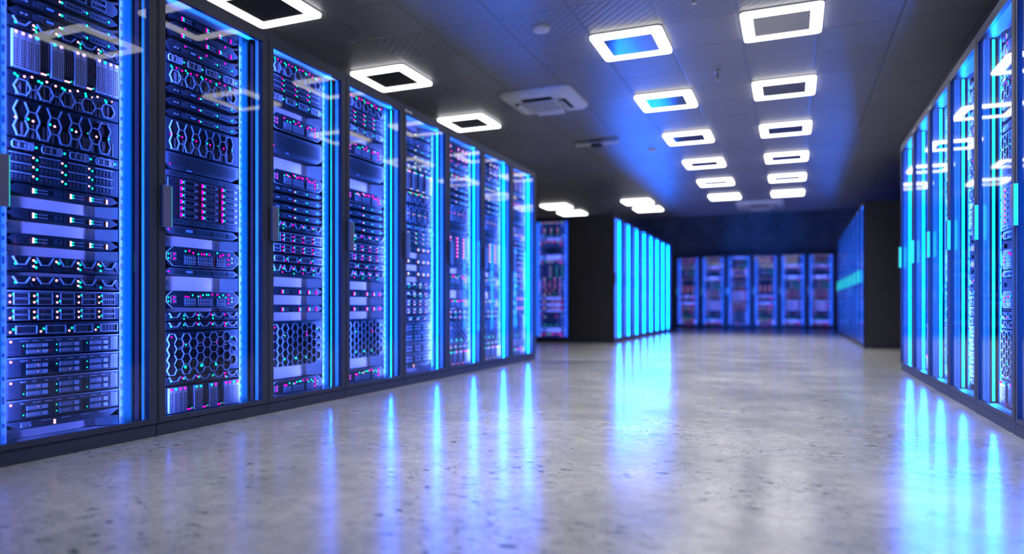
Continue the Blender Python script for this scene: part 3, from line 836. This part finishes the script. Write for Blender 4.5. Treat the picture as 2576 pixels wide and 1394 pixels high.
def cabinet(loc, rz, label, group, layout=None, pal='magenta', detailed=False, where='', tagged=False):
    r = empty('server_cabinet', loc, rz)
    tag(r, label, 'server cabinet', group)
    door = None
    for k, me in CM.items():
        n = k.split('.')[0]
        if n == 'nameplate' and not tagged: continue
        par = r
        if n in ('glass_pane', 'door_handle', 'lit_edge', 'nameplate'): par = door
        o = inst(n, me, par)
        if n == 'light_strip':
            sgn = -1 if k.endswith('.001') else 1
            l = inst('strip_light', strip_l, o, ((.0550 if sgn > 0 else CW - .0550), .0725, (.080 + CH - .062) / 2))
            # the light looks along its -z: across the cabinet; its long side stands upright
            l.rotation_euler = Matrix(((0, 0, -sgn), (sgn, 0, 0), (0, -1, 0))).to_euler()
        if n == 'fill_light_bar':
            sgn = -1 if k.endswith('.001') else 1
            l = inst('fill_light', fill_l, o, ((.0475 if sgn > 0 else CW - .0475), .0405, CH / 2))
            h_ = math.sqrt(.5)                       # faces half inwards, half backwards
            l.rotation_euler = Matrix(((-h_, 0, -sgn * h_), (sgn * h_, 0, -h_), (0, -1, 0))).to_euler() if sgn > 0 else Matrix(((h_, 0, h_), (h_, 0, -h_), (0, 1, 0))).to_euler()
        if n == 'door': door = o
        if n == 'lit_edge': o['label'] = 'glowing cyan edge of handle'
    items = sorted(LAYOUT[layout], key=lambda t: -t[2]) if layout else []
    z = CH - .052
    edges = []
    for t, a, b_ in items:
        if z - b_ > .006: edges.append((b_ + .001, z - .001))
        z = a
    if z - .069 > .006: edges.append((.070, z - .001))
    for a, b_ in edges: inst('blanking_panel', gap_mesh(a, b_), r)
    R = Matrix.Rotation(rz, 4, 'Z')
    for i, (t, a, b_) in enumerate(items):
        mk, nm, cat, desc = TYPES[t]
        p = Vector(loc) + R @ Vector((SX, SY, a))
        proto = server_proto(t, b_ - a, pal, detailed)
        lb = '%s, %s from top in %s' % (desc, ORD[i + 1], where)
        grp = 'rack units in ' + where
        if detailed:
            e = empty(nm, p, rz); tag(e, lb, cat, grp)
            obs = []
            for n, me, par in proto: obs.append(inst(n, me, obs[par] if par is not None else e))
        else:
            o = inst(nm, proto[0][1]); o.location = p; o.rotation_euler = (0, 0, rz); tag(o, lb, cat, grp)
    return r

XL, XR = -2.80, 0.99
YL0, YR0 = 2.4216 - CW, 7.735
WL = ['nearest left-row cabinet', 'second left-row cabinet', 'third left-row cabinet', 'fourth left-row cabinet', 'fifth left-row cabinet', 'sixth left-row cabinet', 'seventh left-row cabinet', 'last left-row cabinet']
for i, (lay, pal) in enumerate((('A', 'pink'), ('B', 'magenta'), ('C', 'magenta'), ('C', 'magenta'), ('A', 'pink'), ('B', 'magenta'), ('B', 'pink'), ('C', 'magenta'))):
    cabinet((XL, YL0 + i * CW, 0), math.pi / 2, 'glass-door server cabinet glowing blue, %s from the left edge in the left row' % ORD[i + 1], 'left row of server cabinets',
            lay, pal, i < 4, 'the ' + WL[i], tagged=(i == 4))
WR = ['nearest right-row cabinet', 'second right-row cabinet', 'third right-row cabinet', 'fourth right-row cabinet', 'fifth right-row cabinet', 'last right-row cabinet']
for i in range(6):
    k = 5 - i                                                            # i = 0 stands nearest
    cabinet((XR, YR0 - k * CW, 0), -math.pi / 2, 'glass-door server cabinet with blue strip, %s from the right edge, right row' % ORD[i + 1], 'right row of server cabinets',
            'CBACBA'[i], 'magenta', False, 'the ' + WR[i], tagged=(i in (3, 4)))
# far blocks beyond the cross aisle
YF = 11.56
for i in range(8):
    cabinet((XL, YF + i * CW, 0), math.pi / 2, 'server cabinet with glowing cyan strip, %s from left in the far cyan block' % ORD[i + 1], 'far left block of cabinets')
for i in range(8):
    cabinet((XR, YF + (i + 1) * CW, 0), -math.pi / 2, 'blurred blue cabinet with cyan handle, %s from right in the far right row' % ORD[i + 1], 'far right row of cabinets')
cabinet((XL - CD - CW - .003, YF + .03, 0), 0, 'blurred blue server cabinet facing forward beside the dark far end panel', 'far cabinet facing forward', 'C', 'magenta', False, 'the forward-facing far cabinet')
YB = 21.8
for i, lay in enumerate('BCABCCAB'):
    cabinet((-3.93 + i * CW + .58, YB, 0), 0, 'blurred cabinet against the back wall, %s from the left' % ORD[i + 1], 'back row of cabinets', lay, 'magenta', False, '%s back-wall cabinet' % ORD[i + 1])
